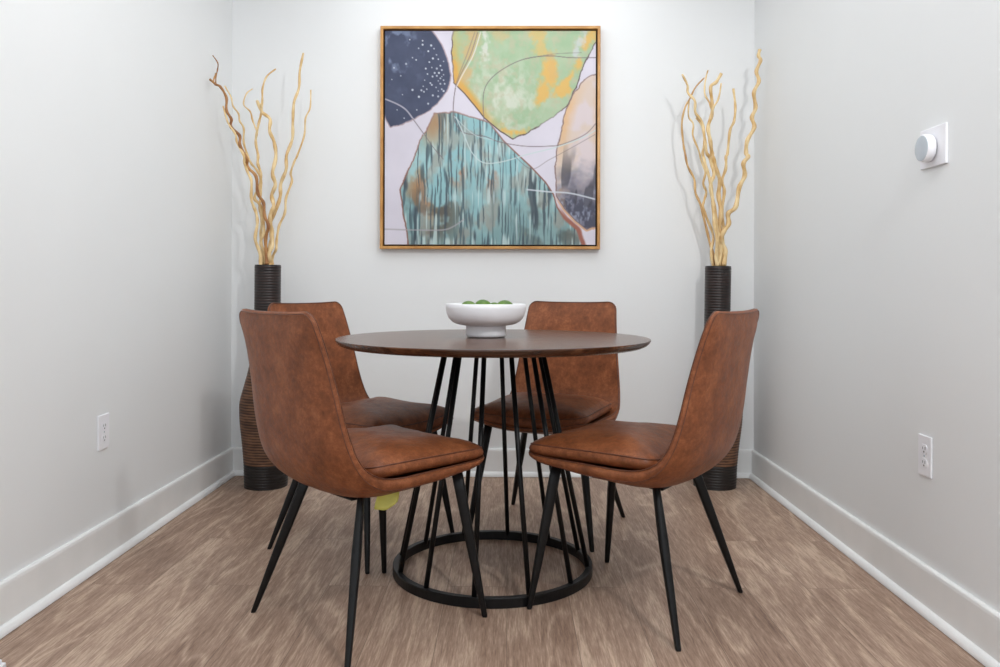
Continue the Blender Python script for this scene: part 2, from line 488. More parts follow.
# yellow tag under the front-left chair
bm = bmesh.new()
g = []
nx, nz = 8, 6
for i in range(nx+1):
    r = []
    for j in range(nz+1):
        u = i/nx; v = j/nz
        x = -0.068+0.062*u - 0.012*v*(1-u); z = 0.388-0.006*u-(0.062-0.012*abs(u-0.45)*2-0.016*u)*v
        x -= 0.014*v*u
        y = -0.150+0.010*math.sin(u*3+v*2)
        r.append((x, y, z))
    g.append(r)
fr = [[bm.verts.new(p) for p in r] for r in g]
bk = [[bm.verts.new((p[0], p[1]+0.0012, p[2])) for p in r] for r in g]
for i in range(nx):
    for j in range(nz):
        bm.faces.new((fr[i][j], fr[i+1][j], fr[i+1][j+1], fr[i][j+1])); bm.faces.new((bk[i][j], bk[i][j+1], bk[i+1][j+1], bk[i+1][j]))
per = [(i, 0) for i in range(nx)]+[(nx, j) for j in range(nz)]+[(i, nz) for i in range(nx, 0, -1)]+[(0, j) for j in range(nz, 0, -1)]
for k in range(len(per)):
    a = per[k]; b = per[(k+1) % len(per)]
    bm.faces.new((fr[a[0]][a[1]], bk[a[0]][a[1]], bk[b[0]][b[1]], fr[b[0]][b[1]]))
tg = obj('paper_tag', bm, M_YELLOW, cset[0]); tg['label'] = 'yellow tag hanging under the seat'

# ------------------------------------------------------------------ table
TC = (-0.046, 2.590)
table = thing('dining_table', 'round walnut dining table on a black metal rod cage base', 'table', (TC[0], TC[1], 0))
bm = bmesh.new()
lathe(bm, [(0.468, 0.7262), (0.478, 0.7268), (0.4905, 0.7325), (0.4985, 0.740), (0.502, 0.7462), (0.502, 0.7485), (0.5008, 0.750), (0.49, 0.7502), (0.2, 0.7502)], 128)
top = obj('tabletop', bm, M_WALNUT, table, True)
top.data.set_sharp_from_angle(angle=math.radians(28))
bm = bmesh.new()
lathe(bm, [(0.302, 0.000), (0.319, 0.000), (0.321, 0.002), (0.321, 0.028), (0.319, 0.030), (0.302, 0.030), (0.300, 0.028), (0.300, 0.002), (0.302, 0.0)], 128, False, False)
bmesh.ops.remove_doubles(bm, verts=bm.verts, dist=1e-5)
obj('base_ring', bm, M_BLACK, table, False)
bm = bmesh.new()
lathe(bm, [(0.140, 0.7165), (0.175, 0.7165), (0.175, 0.7260), (0.140, 0.7260), (0.140, 0.7165)], 96, False, False)
bmesh.ops.remove_doubles(bm, verts=bm.verts, dist=1e-5)
obj('mounting_ring', bm, M_BLACK, table, False)
for k in range(12):
    a = math.radians(21+30*k)
    dx, dy = math.sin(a), -math.cos(a)
    bm = bmesh.new()
    tube(bm, [(0.307*dx, 0.307*dy, 0.018), (0.158*dx, 0.158*dy, 0.7200)], 0.0078, 12)
    obj('rod', bm, M_BLACK, table)

# ------------------------------------------------------------------ bowl and fruit
BC = (-0.071, 2.615)
bm = bmesh.new()
lathe(bm, [(0.058, 0.0), (0.0605, 0.001), (0.0645, 0.004), (0.0655, 0.010), (0.0650, 0.034), (0.0655, 0.0375), (0.082, 0.0385), (0.098, 0.0425), (0.111, 0.0500),
           (0.1215, 0.0610), (0.1280, 0.076), (0.1306, 0.092), (0.1310, 0.1060), (0.1285, 0.1082), (0.1262, 0.1065), (0.1240, 0.094), (0.118, 0.077),
           (0.106, 0.062), (0.090, 0.053), (0.05, 0.048), (0.01, 0.0475)], 96)
bowl = obj('fruit_bowl', bm, M_CERAM, None, True, (BC[0], BC[1], 0.7515))
tag(bowl, 'white footed ceramic bowl standing on the round walnut table', 'bowl')
fr_pos = [(-0.055, -0.028, 0.0300, 0.0875, 'round green fruit in the white bowl, leftmost of those showing over the rim'),
          (-0.010, 0.024, 0.0322, 0.0892, 'round green fruit in the white bowl, the one rising highest above the rim'),
          (0.062, -0.014, 0.0330, 0.0870, 'round green fruit in the white bowl, rightmost and widest over the rim'),
          (0.027, 0.074, 0.0260, 0.0850, 'small round green fruit just showing between the two biggest in the white bowl')]
for x, y, r, zf, lab in fr_pos:
    bm = bmesh.new()
    prof = []
    for i in range(15):
        a = -PI/2+PI*i/14
        rr = r*math.cos(a)*(1+0.04*math.sin(a)); z = r*0.98*math.sin(a)
        if i == 14: rr, z = 0.0015, r*0.90
        if i == 13: z = r*0.955
        if i == 0: rr = 0.002
        prof.append((rr, z))
    lathe(bm, prof, 24)
    zc = 0.7515+zf
    o = obj('green_fruit', bm, M_GREEN, None, True, (BC[0]+x, BC[1]+y, zc))
    o.rotation_euler = (0.25*x*20, 0.3, x*30)
    tag(o, lab, 'fruit', 'green fruit in the bowl')

# ------------------------------------------------------------------ vases
def ribbed(prof, z0, z1, pitch=0.0125, amp=0.0016, flip=False):
    def rad(z):
        for (a, ra), (b, rb) in zip(prof, prof[1:]):
            if z <= b:
                t = (z-a)/(b-a); return ra+(rb-ra)*t
        return prof[-1][1]
    out = []; n = int(round((z1-z0)/pitch*6))
    for i in range(n+1):
        z = z0+(z1-z0)*i/n
        out.append((rad(z)+amp*abs(math.cos(PI*z/pitch))**0.7*1.6-amp, z))
    return out
raw = [(0, 0.0955), (0.02, 0.0965), (0.105, 0.099), (0.2, 0.107), (0.28, 0.116), (0.34, 0.1195), (0.39, 0.118), (0.45, 0.103), (0.52, 0.085), (0.60, 0.069), (0.68, 0.0605), (0.74, 0.0585), (1.01, 0.0585)]
sm = catmull([Vector((r, 0, z)) for z, r in raw], 6)
VP = [(p.z, p.x) for p in sm]
def make_vase():
    t = thing('floor_vase', 'x', 'vase')
    bm = bmesh.new(); lathe(bm, ribbed(VP, 0.0, 0.106), 64, True, True); obj('base_band', bm, M_VBASE, t)['label'] = 'black base band'
    bm = bmesh.new(); lathe(bm, ribbed(VP, 0.106, 0.700), 64, True, True); obj('vase_body', bm, M_VBODY, t)['label'] = 'rust brown ribbed body'
    bm = bmesh.new()
    pr = ribbed(VP, 0.700, 1.008)
    pr += [(0.0575, 1.011), (0.0530, 1.011), (0.0515, 1.006), (0.0515, 0.90), (0.0515, 0.720), (0.02, 0.716)]
    lathe(bm, pr, 64, True, True); obj('vase_neck', bm, M_VNECK, t)['label'] = 'dark ribbed neck'
    return t
VL = Vector((-1.105, 3.655, 0)); VR = Vector((0.955, 3.695, 0))
v1 = make_vase(); v1.location = VL; v1.rotation_euler = (0, math.radians(0.35), 0)
tag(v1, 'tall ribbed brown floor vase in the left corner behind the chairs', 'vase', 'floor vases in the corners')
v2 = copy_tree(v1); v2.location = VR; v2.rotation_euler = (0, math.radians(0.8), 0)
tag(v2, 'tall ribbed brown floor vase in the right corner behind the front right chair', 'vase', 'floor vases in the corners')

# ------------------------------------------------------------------ branches
A5 = lambda x, y: (200+x/6.067, 50+y/6.067)
A6 = lambda x, y: (200+x/6.067, 160+y/6.067)
A7 = lambda x, y: (655+x/6.067, 45+y/6.067)
A8 = lambda x, y: (655+x/5.80, 155+y/5.80)
def P(f, *pts): return [f(*p) for p in pts]
L1 = P(A5, (60, 178), (95, 208), (125, 225), (160, 290), (160, 365), (190, 420), (187, 465), (240, 520), (243, 580), (285, 660)) + P(A6, (288, 42), (340, 100), (350, 200), (385, 260), (392, 340), (415, 400), (398, 480), (402, 560), (405, 632))
L1b = P(A5, (97, 140), (88, 165), (82, 195), (95, 208))
L3 = P(A5, (150, 218), (188, 285), (200, 340), (233, 385), (240, 430), (265, 475), (265, 560), (285, 630)) + P(A6, (310, 20), (345, 62), (370, 125), (368, 200), (362, 290), (375, 370), (368, 450), (378, 540), (385, 632))
L4 = P(A5, (318, 236), (282, 265), (265, 330), (305, 375), (320, 430), (345, 490)) 
L5 = P(A5, (460, 115), (405, 160), (380, 230), (378, 300), (372, 380), (360, 430), (345, 500), (338, 560), (352, 640)) + P(A6, (350, 20), (368, 80), (362, 160), (330, 230), (365, 275), (380, 360), (388, 440), (368, 500), (395, 570), (400, 632))
L6 = P(A5, (345, 305), (375, 375), (425, 420), (422, 490), (450, 560), (460, 650)) + P(A6, (440, 80), (457, 150), (435, 215), (447, 280), (425, 340), (432, 440), (440, 510), (420, 570), (425, 632))
L6b = P(A5, (368, 325), (372, 350), (375, 375))
L7 = P(A5, (627, 18), (605, 130), (600, 230), (570, 320), (563, 440), (560, 540), (525, 640)) + P(A6, (522, 60), (490, 145), (487, 220), (462, 300), (428, 380), (440, 450), (418, 560), (432, 632))
L8 = P(A5, (672, 243), (668, 350), (640, 415), (632, 520), (590, 640)) + P(A6, (572, 10), (550, 80), (557, 130), (522, 230), (515, 320), (480, 400), (465, 490), (462, 540), (440, 590), (440, 632))
L9 = P(A5, (140, 340), (170, 440), (215, 510), (225, 560), (265, 640)) + P(A6, (270, 20), (290, 75), (312, 130), (312, 240), (340, 320), (348, 385), (335, 480), (362, 560), (368, 632))
L10 = P(A5, (78, 34), (108, 80), (105, 125), (97, 160), (95, 208))
R1 = P(A7, (635, 30), (628, 65), (640, 95), (615, 160), (630, 220), (600, 290), (610, 380), (588, 440), (602, 500), (560, 580), (553, 655)) + P(A8, (540, 10), (513, 50), (520, 120), (488, 190), (468, 300), (425, 340), (427, 400), (395, 450), (388, 500), (408, 560), (400, 640))
R2 = P(A7, (475, 265), (487, 370), (480, 460), (455, 520), (440, 655)) + P(A8, (412, 10), (410, 80), (388, 150), (402, 210), (388, 330), (397, 430), (385, 520), (390, 640))
R3 = P(A7, (403, 172), (372, 225), (338, 255), (346, 350), (345, 420), (322, 500), (335, 580), (345, 655)) + P(A8, (338, 20), (357, 90), (377, 150), (368, 230), (383, 330), (372, 430), (382, 520), (370, 640))
R4 = P(A7, (402, 232), (385, 325), (352, 385), (342, 450))
R5 = P(A7, (322, 152), (312, 185), (303, 235), (303, 300), (330, 350), (347, 405))
R6 = P(A7, (165, 178), (197, 245), (200, 290), (242, 340), (245, 410), (285, 470), (300, 560), (312, 650)) + P(A8, (318, 20), (342, 110), (322, 170), (335, 260), (350, 340), (360, 440), (382, 500), (375, 640))
R7 = P(A7, (300, 198), (245, 258), (212, 325), (180, 385), (163, 480), (172, 600), (182, 655)) + P(A8, (190, 65), (227, 140), (235, 220), (265, 290), (292, 400), (318, 510), (342, 590), (350, 640))
R8 = P(A7, (208, 325), (203, 430), (232, 480), (230, 550), (265, 640)) + P(A8, (268, 30), (292, 100), (280, 165), (297, 215), (285, 265), (278, 300), (302, 370), (338, 470), (325, 560), (335, 640))
R9 = P(A7, (250, 440), (290, 500), (300, 590), (290, 655)) + P(A8, (283, 20), (300, 85), (322, 160), (338, 300), (345, 400), (362, 500), (355, 590), (362, 640))
def add_branch(bm, pts, ytip, ybase, r0, r1, ph):
    n = len(pts); world = []
    for i, (px, py) in enumerate(pts):
        t = 1-i/(n-1)
        y = ybase+(ytip-ybase)*t**1.1+0.009*math.sin(i*1.9+ph)
        world.append(spot_at(px, py, y))
    sp = catmull(world, 7); m = len(sp)
    rr = [r1+(r0-r1)*(i/(m-1))**0.6 for i in range(m)]
    rr = [r*1.07*(1+0.12*math.sin(i*0.9+ph)) for i, r in enumerate(rr)]
    tube(bm, sp, rr, 8)
def branch(specs, mat, label, grp, vase):
    bm = bmesh.new()
    for sp in specs:
        pts, ytip, ybase, r0, r1 = sp[:5]
        add_branch(bm, pts, ytip, ybase, r0, r1, random.random()*6)
        if len(sp) > 5:   # stem continues down inside the vase neck
            p = spot_at(*pts[-1], ybase); d = vase+Vector((0, 0, 0.725))+(Vector((p.x, p.y, 0))-Vector((vase.x, vase.y, 0)))*(-0.45)
            tube(bm, [p+Vector((0, 0, 0.004)), p.lerp(d, 0.5), d], r0, 8)
    o = obj('willow_branch', bm, mat)
    # origin at the stem in the vase mouth
    b = vase+Vector((0, 0, 0.73))
    for v in o.data.vertices: v.co -= b
    o.location = b
    tag(o, label, 'branch', grp); return o
GL, GR = 'curly branches in the left vase', 'curly branches in the right vase'
branch([(L1, 3.52, 3.635, 0.0075, 0.0045, 1), (L1b, 3.51, 3.52, 0.0035, 0.0028), (L10, 3.56, 3.525, 0.003, 0.0022)], M_BRANCH_D,
       'brown curly branch with a forked tip leaning far left out of the left vase', GL, VL)
branch([(L3, 3.70, 3.665, 0.006, 0.0026, 1)], M_BRANCH, 'thin pale curly branch in the left vase just right of the brown forked one', GL, VL)
branch([(L5, 3.60, 3.645, 0.0075, 0.0030, 1), (L4, 3.62, 3.60, 0.004, 0.0022)], M_BRANCH,
       'pale branch in the left vase, its brown tip hooking right, with a side twig', GL, VL)
branch([(L6, 3.58, 3.650, 0.0095, 0.0058, 1), (L6b, 3.575, 3.585, 0.005, 0.0035)], M_BRANCH, 'thick pale curly branch with a stubby top, in the middle of the left vase', GL, VL)
branch([(L7, 3.62, 3.660, 0.0085, 0.0045, 1)], M_BRANCH, 'tallest pale curly branch in the left vase, reaching up to the right', GL, VL)
branch([(L8, 3.72, 3.675, 0.0065, 0.0028, 1)], M_BRANCH, 'thin pale curly branch, rightmost in the left vase', GL, VL)
branch([(L9, 3.55, 3.620, 0.0075, 0.0030, 1)], M_BRANCH, 'short pale curly branch in the left vase, running close below the brown forked one', GL, VL)
branch([(R1, 3.630, 3.678, 0.0100, 0.0068, 1)], M_BRANCH, 'tallest and thickest wavy branch in the right vase, rising against the room corner', GR, VR)
branch([(R2, 3.650, 3.703, 0.0070, 0.0048, 1)], M_BRANCH, 'plain wavy branch in the right vase, second from the right', GR, VR)
branch([(R3, 3.630, 3.688, 0.0100, 0.0062, 1), (R4, 3.600, 3.648, 0.005, 0.003), (R5, 3.670, 3.648, 0.0045, 0.0025)], M_BRANCH,
       'thick pale branch in the middle of the right vase, splitting into three twigs', GR, VR)
branch([(R6, 3.590, 3.683, 0.0085, 0.0040, 1)], M_BRANCH, 'pale curly branch in the right vase whose tip points up farthest left', GR, VR)
branch([(R7, 3.690, 3.713, 0.0060, 0.0026, 1)], M_BRANCH_M, 'thin brownish branch bowing out at the left side of the right vase', GR, VR)
branch([(R8, 3.730, 3.703, 0.0060, 0.0028, 1)], M_BRANCH, 'thin pale crooked branch in the right vase, inside the outermost left one', GR, VR)
branch([(R9, 3.630, 3.668, 0.0085, 0.0038, 1)], M_BRANCH, 'short pale branch low in the middle of the right vase', GR, VR)

# ------------------------------------------------------------------ painting
rs = np.random.RandomState(7)
def vnoise(u, v, fu, fv, seed):
    r = np.random.RandomState(seed); g = r.rand(int(fv)+3, int(fu)+3)
    x = u*fu; y = v*fv; xi = np.floor(x).astype(int); yi = np.floor(y).astype(int); xi = np.clip(xi, 0, g.shape[1]-2); yi = np.clip(yi, 0, g.shape[0]-2); fx = x-xi; fy = y-yi
    fx = fx*fx*(3-2*fx); fy = fy*fy*(3-2*fy)
    return (g[yi, xi]*(1-fx)+g[yi, xi+1]*fx)*(1-fy)+(g[yi+1, xi]*(1-fx)+g[yi+1, xi+1]*fx)*fy
def fbm(u, v, fu, fv, seed, o=4):
    s = 0; a = 0.5; t = 0
    for k in range(o): s = s+a*vnoise(u, v, fu*2**k, fv*2**k, seed+k); t += a; a *= 0.55
    return s/t
def nrm(pts): return [((x-41)/589.0, (y-44)/590.0) for x, y in pts]
def seg_dist(u, v, a, b):
    ax, ay = a; bx, by = b; dx, dy = bx-ax, by-ay
    t = np.clip(((u-ax)*dx+(v-ay)*dy)/(dx*dx+dy*dy+1e-12), 0, 1)
    return np.hypot(u-(ax+t*dx), v-(ay+t*dy))
def poly_sd(u, v, pts):
    d = np.full(u.shape, 9.0); ins = np.zeros(u.shape, bool)
    n = len(pts)
    for i in range(n):
        a, b = pts[i], pts[(i+1) % n]
        d = np.minimum(d, seg_dist(u, v, a, b))
        c = ((a[1] > v) != (b[1] > v)) & (u < (b[0]-a[0])*(v-a[1])/((b[1]-a[1]) or 1e-9)+a[0]); ins ^= c
    return np.where(ins, -d, d)
def line_d(u, v, pts):
    sm = catmull([Vector((x, y, 0)) for x, y in pts], 6); d = np.full(u.shape, 9.0)
    for a, b in zip(sm, sm[1:]): d = np.minimum(d, seg_dist(u, v, (a.x, a.y), (b.x, b.y)))
    return d
def paint(u, v):
    C = lambda r, g, b: np.array([r, g, b], float)
    def mixc(img, c, k): k = np.clip(k, 0, 1)[..., None]; return img*(1-k)+c*k
    ss = lambda a, b, x: (lambda t: t*t*(3-2*t))(np.clip((x-a)/(b-a), 0, 1))
    img = np.zeros(u.shape+(3,))+C(224, 219, 232)
    img += (fbm(u, v, 6, 6, 1)[..., None]-0.5)*16
    wob = (fbm(u, v, 30, 30, 5)-0.5)*0.012
    uu = u+wob; vv = v+wob
    # navy stone
    nav = nrm([(20, 20), (150, 20), (180, 56), (198, 82), (214, 120), (224, 168), (216, 205), (190, 237), (165, 262), (128, 283), (90, 298), (58, 310), (46, 290), (36, 262), (20, 250)])
    sd = poly_sd(uu, vv, nav); k = ss(0.004, -0.003, sd)
    c = np.zeros_like(img)+C(60, 69, 98)+(fbm(u, v, 14, 14, 21)[..., None]-0.5)*26
    c = mixc(c, C(128, 142, 172), ss(0.52, 0.75, fbm(u, v, 24, 18, 31))*ss(0.24, 0.0, np.hypot(u-0.03, v*0.8-0.06)))
    img = mixc(img, C(150, 110, 110), ss(0.006, 0.002, np.abs(sd-0.002))*0.5)
    img = img*(1-k[..., None])+c*k[..., None]
    for x, y in [(110, 68), (146, 71), (170, 84), (178, 93), (135, 92), (162, 100), (185, 110), (190, 122), (118, 118), (100, 135), (155, 148), (172, 145), (186, 148), (196, 140),
                 (200, 152), (205, 165), (66, 146), (160, 163), (186, 168), (196, 175), (205, 180), (196, 190), (208, 190), (168, 188), (148, 197), (158, 205), (172, 193), (184, 200),
                 (190, 210), (150, 212), (118, 207), (90, 220), (200, 205), (136, 226), (175, 222), (190, 225), (130, 262), (162, 245), (60, 178), (85, 168), (205, 128), (128, 124), (180, 160),
                 (165, 130), (175, 120), (192, 160), (75, 262), (95, 285), (146, 82), (190, 182), (200, 170), (143, 208), (174, 170), (205, 210), (152, 180)]:
        a, b = nrm([(x, y)])[0]; rr = rs.uniform(0.0022, 0.0048)
        img = mixc(img, C(226, 232, 240), ss(rr*1.5, rr*0.6, np.hypot(u-a, v-b))*rs.uniform(0.7, 1.0))
    # green stone
    gr = nrm([(232, 20), (650, 20), (640, 60), (622, 90), (600, 132), (576, 195), (550, 252), (520, 275), (480, 300), (440, 325), (398, 342), (365, 322), (320, 285), (290, 248), (262, 215), (234, 188), (229, 110)])
    sd = poly_sd(uu, vv, gr); k = ss(0.003, -0.003, sd)
    n1 = fbm(u, v, 7, 9, 41); n2 = fbm(u, v, 22, 16, 51)
    c = np.zeros_like(img)+C(164, 194, 156)
    c = mixc(c, C(196, 208, 178), ss(0.3, 0.8, n1)*0.75)
    c = mixc(c, C(216, 222, 206), ss(0.32, 0.72, fbm(u, v, 34, 26, 52, 5))*ss(0.30, 0.05, np.hypot(u-0.55, v-0.33))*0.9)
    c = mixc(c, C(196, 190, 160), ss(0.45, 0.75, fbm(u, v, 40, 30, 53, 5))*0.6)
    def streak(x0, y0, x1, y1, w, col, am, seed):
        nonlocal c
        a, b = nrm([(x0, y0), (x1, y1)]); d = seg_dist(u, v, a, b)+(fbm(u, v, 20, 20, seed)-0.5)*0.09
        c = mixc(c, col, ss(w*1.15, w*0.1, d+(fbm(u, v, 60, 40, seed+9)-0.5)*0.03)*am)
    streak(505, 150, 470, 240, 0.042, C(230, 184, 98), 0.95, 61)
    streak(500, 115, 508, 160, 0.030, C(222, 180, 110), 0.7, 62)
    streak(585, 130, 530, 215, 0.032, C(230, 186, 100), 0.95, 63)
    streak(470, 50, 480, 100, 0.030, C(226, 188, 110), 0.7, 64)
    streak(612, 55, 600, 80, 0.035, C(230, 184, 98), 0.9, 65)
    streak(285, 55, 255, 200, 0.040, C(214, 176, 120), 0.75, 66)
    streak(350, 50, 370, 60, 0.040, C(214, 182, 130), 0.6, 67)
    streak(375, 320, 430, 325, 0.030, C(234, 186, 90), 0.9, 68)
    streak(320, 50, 325, 120, 0.020, C(220, 222, 214), 0.8, 69)
    streak(590, 60, 575, 110, 0.022, C(206, 212, 220), 0.7, 70)
    leftedge = ss(-0.05, -0.006, sd)*ss(0.62, 0.35, u)*(0.35+ss(0.0, 0.25, v))
    c = mixc(c, C(222, 172, 82), leftedge*ss(0.3, 0.5, n2+0.15))
    img = img*(1-k[..., None])+c*k[..., None]
    img = mixc(img, C(92, 74, 76), ss(0.0045, 0.001, np.abs(sd))*(0.45+0.55*ss(0.2, 0.6, vnoise(u, v, 12, 12, 77))))
    # teal stone
    te = nrm([(180, 272), (235, 268), (290, 284), (332, 297), (375, 350), (415, 388), (450, 420), (490, 462), (512, 495), (522, 530), (545, 562), (580, 592), (600, 650), (110, 650), (103, 600), (93, 545), (85, 484), (92, 466), (112, 418), (145, 340)])
    sd = poly_sd(uu, vv, te); k = ss(0.003, -0.003, sd)
    c = np.zeros_like(img)+C(150, 198, 204)
    c = mixc(c, C(176, 212, 214), ss(0.4, 0.65, fbm(u, v, 8, 8, 81))*0.7)
    lowr = ss(0.62, 0.95, v)*ss(0.45, 0.8, fbm(u, v, 5, 5, 83)+0.18)
    c = mixc(c, C(108, 136, 136), lowr*0.55)
    c = mixc(c, C(176, 130, 88), ss(0.5, 0.66, fbm(u, v, 12, 8, 85))*ss(0.22, 0.04, np.hypot((u-0.19)*1.6, (v-0.75)*0.9)))
    c = mixc(c, C(88, 78, 66), ss(0.48, 0.64, fbm(u, v, 12, 9, 87))*ss(0.2, 0.03, np.hypot((u-0.24), (v-0.86)))*0.9)
    c = mixc(c, C(188, 148, 122), ss(0.40, 0.58, fbm(u, v, 18, 12, 89))*ss(0.085, 0.02, np.hypot((u-0.345)*1.3, (v-0.66)*0.8)))
    c = mixc(c, C(180, 148, 130), ss(0.42, 0.6, fbm(u, v, 18, 12, 90))*ss(0.10, 0.02, np.hypot((u-0.50)*1.3, (v-0.68)*0.7))*0.8)
    c = mixc(c, C(164, 148, 134), ss(0.5, 0.7, fbm(u, v, 16, 10, 91))*0.5)
    c = mixc(c, C(182, 130, 84), ss(0.10, 0.0, np.hypot(u-0.225, (v-0.44)*0.6)) * 0.8)
    c = mixc(c, C(70, 76, 72), ss(0.25, 0.05, np.hypot(u-0.80, (v-0.9)))*ss(0.4, 0.65, fbm(u, v, 9, 9, 92))*0.7)
    st = vnoise(u+(fbm(u, v, 5, 8, 93)-0.5)*0.016, v, 140, 9, 95); st2 = vnoise(u+(fbm(u, v, 5, 8, 98)-0.5)*0.016, v, 120, 7, 99)
    c = mixc(c, C(64, 86, 96), ss(0.62, 0.84, st)*0.72); c = mixc(c, C(52, 66, 78), ss(0.68, 0.88, st2)*0.75)
    c = mixc(c, C(206, 228, 228), ss(0.74, 0.9, vnoise(u, v, 110, 9, 101))*0.75)
    img = img*(1-k[..., None])+c*k[..., None]
    img = mixc(img, C(136, 88, 76), ss(0.0055, 0.0015, np.abs(sd-0.001))*(0.55+0.45*ss(0.3, 0.7, v))*0.9)
    img = mixc(img, C(160, 96, 80), ss(0.016, 0.004, np.abs(sd-0.004))*ss(0.74, 0.9, v)*ss(0.8, 0.86, u))
    # right stone
    ri = nrm([(650, 158), (612, 168), (588, 188), (566, 222), (548, 262), (532, 330), (522, 372), (518, 420), (521, 500), (545, 536), (575, 568), (606, 592), (620, 586), (650, 575)])
    sd = poly_sd(uu, vv, ri); k = ss(0.003, -0.003, sd)
    c = np.zeros_like(img)+C(226, 212, 214)
    c = mixc(c, C(224, 202, 180), ss(0.4, 0.6, fbm(u, v, 10, 10, 111))*0.6)
    c = mixc(c, C(230, 176, 110), ss(0.06, 0.0, -sd)*ss(0.8, 0.86, u)*ss(0.2, 0.4, v)*ss(0.68, 0.5, v)*0.7)
    dk = ss(0.60, 0.86, v+(fbm(u, v, 9, 12, 113)-0.5)*0.28)
    c = mixc(c, C(70, 72, 92), dk)
    c = mixc(c, C(176, 140, 112), dk*ss(0.56, 0.68, fbm(u, v, 16, 16, 115))*ss(0.9, 0.7, v))
    c = mixc(c, C(160, 168, 190), dk*ss(0.58, 0.70, fbm(u, v, 22, 14, 117))*0.8)
    c = mixc(c, C(150, 150, 170), dk*ss(0.5, 0.66, fbm(u, v, 46, 30, 131))*0.55)
    c = mixc(c, C(52, 52, 64), ss(0.66, 0.8, vnoise(u+v*0.06, v, 44, 9, 119))*ss(0.5, 0.66, v)*0.6)
    img = img*(1-k[..., None])+c*k[..., None]
    img = mixc(img, C(126, 98, 96), ss(0.0045, 0.001, np.abs(sd))*0.8)
    img = mixc(img, C(214, 160, 110), ss(0.006, 0.001, np.abs(sd-0.006))*ss(0.76, 0.82, v)*0.8)
    # drawn lines
    def ln(pts, w, col, am):
        nonlocal img
        img = mixc(img, col, ss(w*1.5, w*0.5, line_d(u, v, nrm(pts)))*am)
    gy = C(120, 106, 112); wh = C(238, 236, 240)
    ln([(300, 48), (280, 110), (250, 170), (236, 215), (232, 268), (240, 300), (262, 325), (320, 335), (360, 350), (430, 362), (500, 362), (540, 356), (600, 330), (630, 300)], 0.0022, gy, 0.7)
    ln([(292, 48), (270, 110), (240, 190), (232, 262)], 0.0022, gy, 0.5)
    ln([(308, 48), (288, 110), (258, 165), (240, 200)], 0.0026, wh, 0.7)
    ln([(318, 290), (316, 225), (330, 185), (370, 150), (430, 122), (500, 113), (560, 118), (630, 118)], 0.0022, gy, 0.75)
    ln([(430, 122), (510, 108), (590, 104)], 0.0018, gy, 0.5)
    ln([(240, 282), (262, 330), (285, 380), (318, 408), (370, 405), (440, 385), (520, 365), (590, 340), (630, 318)], 0.0026, C(206, 222, 224), 0.85)
    ln([(400, 385), (450, 425), (500, 400), (560, 368), (628, 330)], 0.0018, gy, 0.5)
    ln([(41, 232), (75, 246), (100, 262), (122, 290), (150, 330)], 0.0034, C(188, 184, 196), 0.9)
    ln([(118, 286), (150, 328), (180, 370), (205, 398)], 0.0018, gy, 0.7)
    ln([(41, 592), (120, 594), (200, 594), (232, 585), (262, 565)], 0.0034, C(176, 170, 176), 0.7)
    ln([(440, 482), (500, 488), (560, 492), (628, 508)], 0.0034, C(214, 220, 228), 0.9)
    ln([(235, 280), (290, 330), (345, 345)], 0.0024, C(200, 214, 218), 0.6)
    return np.clip(img, 0, 255)

PX0, PX1, PZ0, PZ1 = -0.6115, 0.4395, 1.0935, 2.1585
PW = PX1-PX0; PHt = PZ1-PZ0
art = thing('framed_painting', 'square abstract painting of coloured stones in a thin gold frame on the back wall', 'painting', ((PX0+PX1)/2, YB, (PZ0+PZ1)/2))
def frame_ring(o_in, o_out, y0, y1, mat, name, parent, bev=0.0):
    bm = bmesh.new()
    ax, az = PW/2, PHt/2
    ring = lambda ins, y: [bm.verts.new((sx*(ax-ins), y, sz*(az-ins))) for sx, sz in ((-1, -1), (1, -1), (1, 1), (-1, 1))]
    rings = [ring(o_out, y1), ring(o_out, y0+bev), ring(o_out+bev, y0), ring(o_in-bev, y0), ring(o_in, y0+bev), ring(o_in, y1)]
    for a, b in zip(rings, rings[1:]+rings[:1]):
        for i in range(4): bm.faces.new((a[i], a[(i+1) % 4], b[(i+1) % 4], b[i]))
    return obj(name, bm, mat, parent, False)
frame_ring(0.0135, 0.0, -0.046, -0.002, M_GOLD, 'picture_frame', art, 0.0012)
frame_ring(0.060, 0.0130, -0.014, -0.003, M_GAP, 'frame_rebate', art)
# canvas: finely divided panel carrying the painted colours
NP = 380
ins = 0.0215
ui, vi = np.meshgrid(np.linspace(0, 1, NP+1), np.linspace(0, 1, NP+1))
rgb = paint(ui, vi)/255.0*0.935
linc = np.where(rgb <= 0.04045, rgb/12.92, ((rgb+0.055)/1.055)**2.4)
W, H = PW-2*ins, PHt-2*ins
cw = np.stack([(ui-0.5)*W, np.full(ui.shape, -0.036), (0.5-vi)*H], -1).reshape(-1, 3)
nv = cw.shape[0]
back = np.array([(-W/2, -0.014, H/2), (W/2, -0.014, H/2), (W/2, -0.014, -H/2), (-W/2, -0.014, -H/2)])
faces = []
idx = np.arange(nv).reshape(NP+1, NP+1)
faces = np.stack([idx[:-1, :-1], idx[1:, :-1], idx[1:, 1:], idx[:-1, 1:]], -1).reshape(-1, 4).tolist()
tl, tr, brr, bl = nv, nv+1, nv+2, nv+3
faces += [[tl, tr, brr, bl], idx[0, :].tolist()+[tr, tl], idx[:, -1].tolist()+[brr, tr], idx[-1, ::-1].tolist()+[bl, brr], idx[::-1, 0].tolist()+[tl, bl]]
me = bpy.data.meshes.new('canvas'); me.from_pydata(np.vstack([cw, back]).tolist(), [], faces); me.update()
ca = me.color_attributes.new('paint', 'FLOAT_COLOR', 'POINT')
cc = np.ones((nv+4, 4)); cc[:nv, :3] = linc.reshape(-1, 3); cc[nv:, :3] = (0.55, 0.52, 0.5)
ca.data.foreach_set('color', cc.ravel())
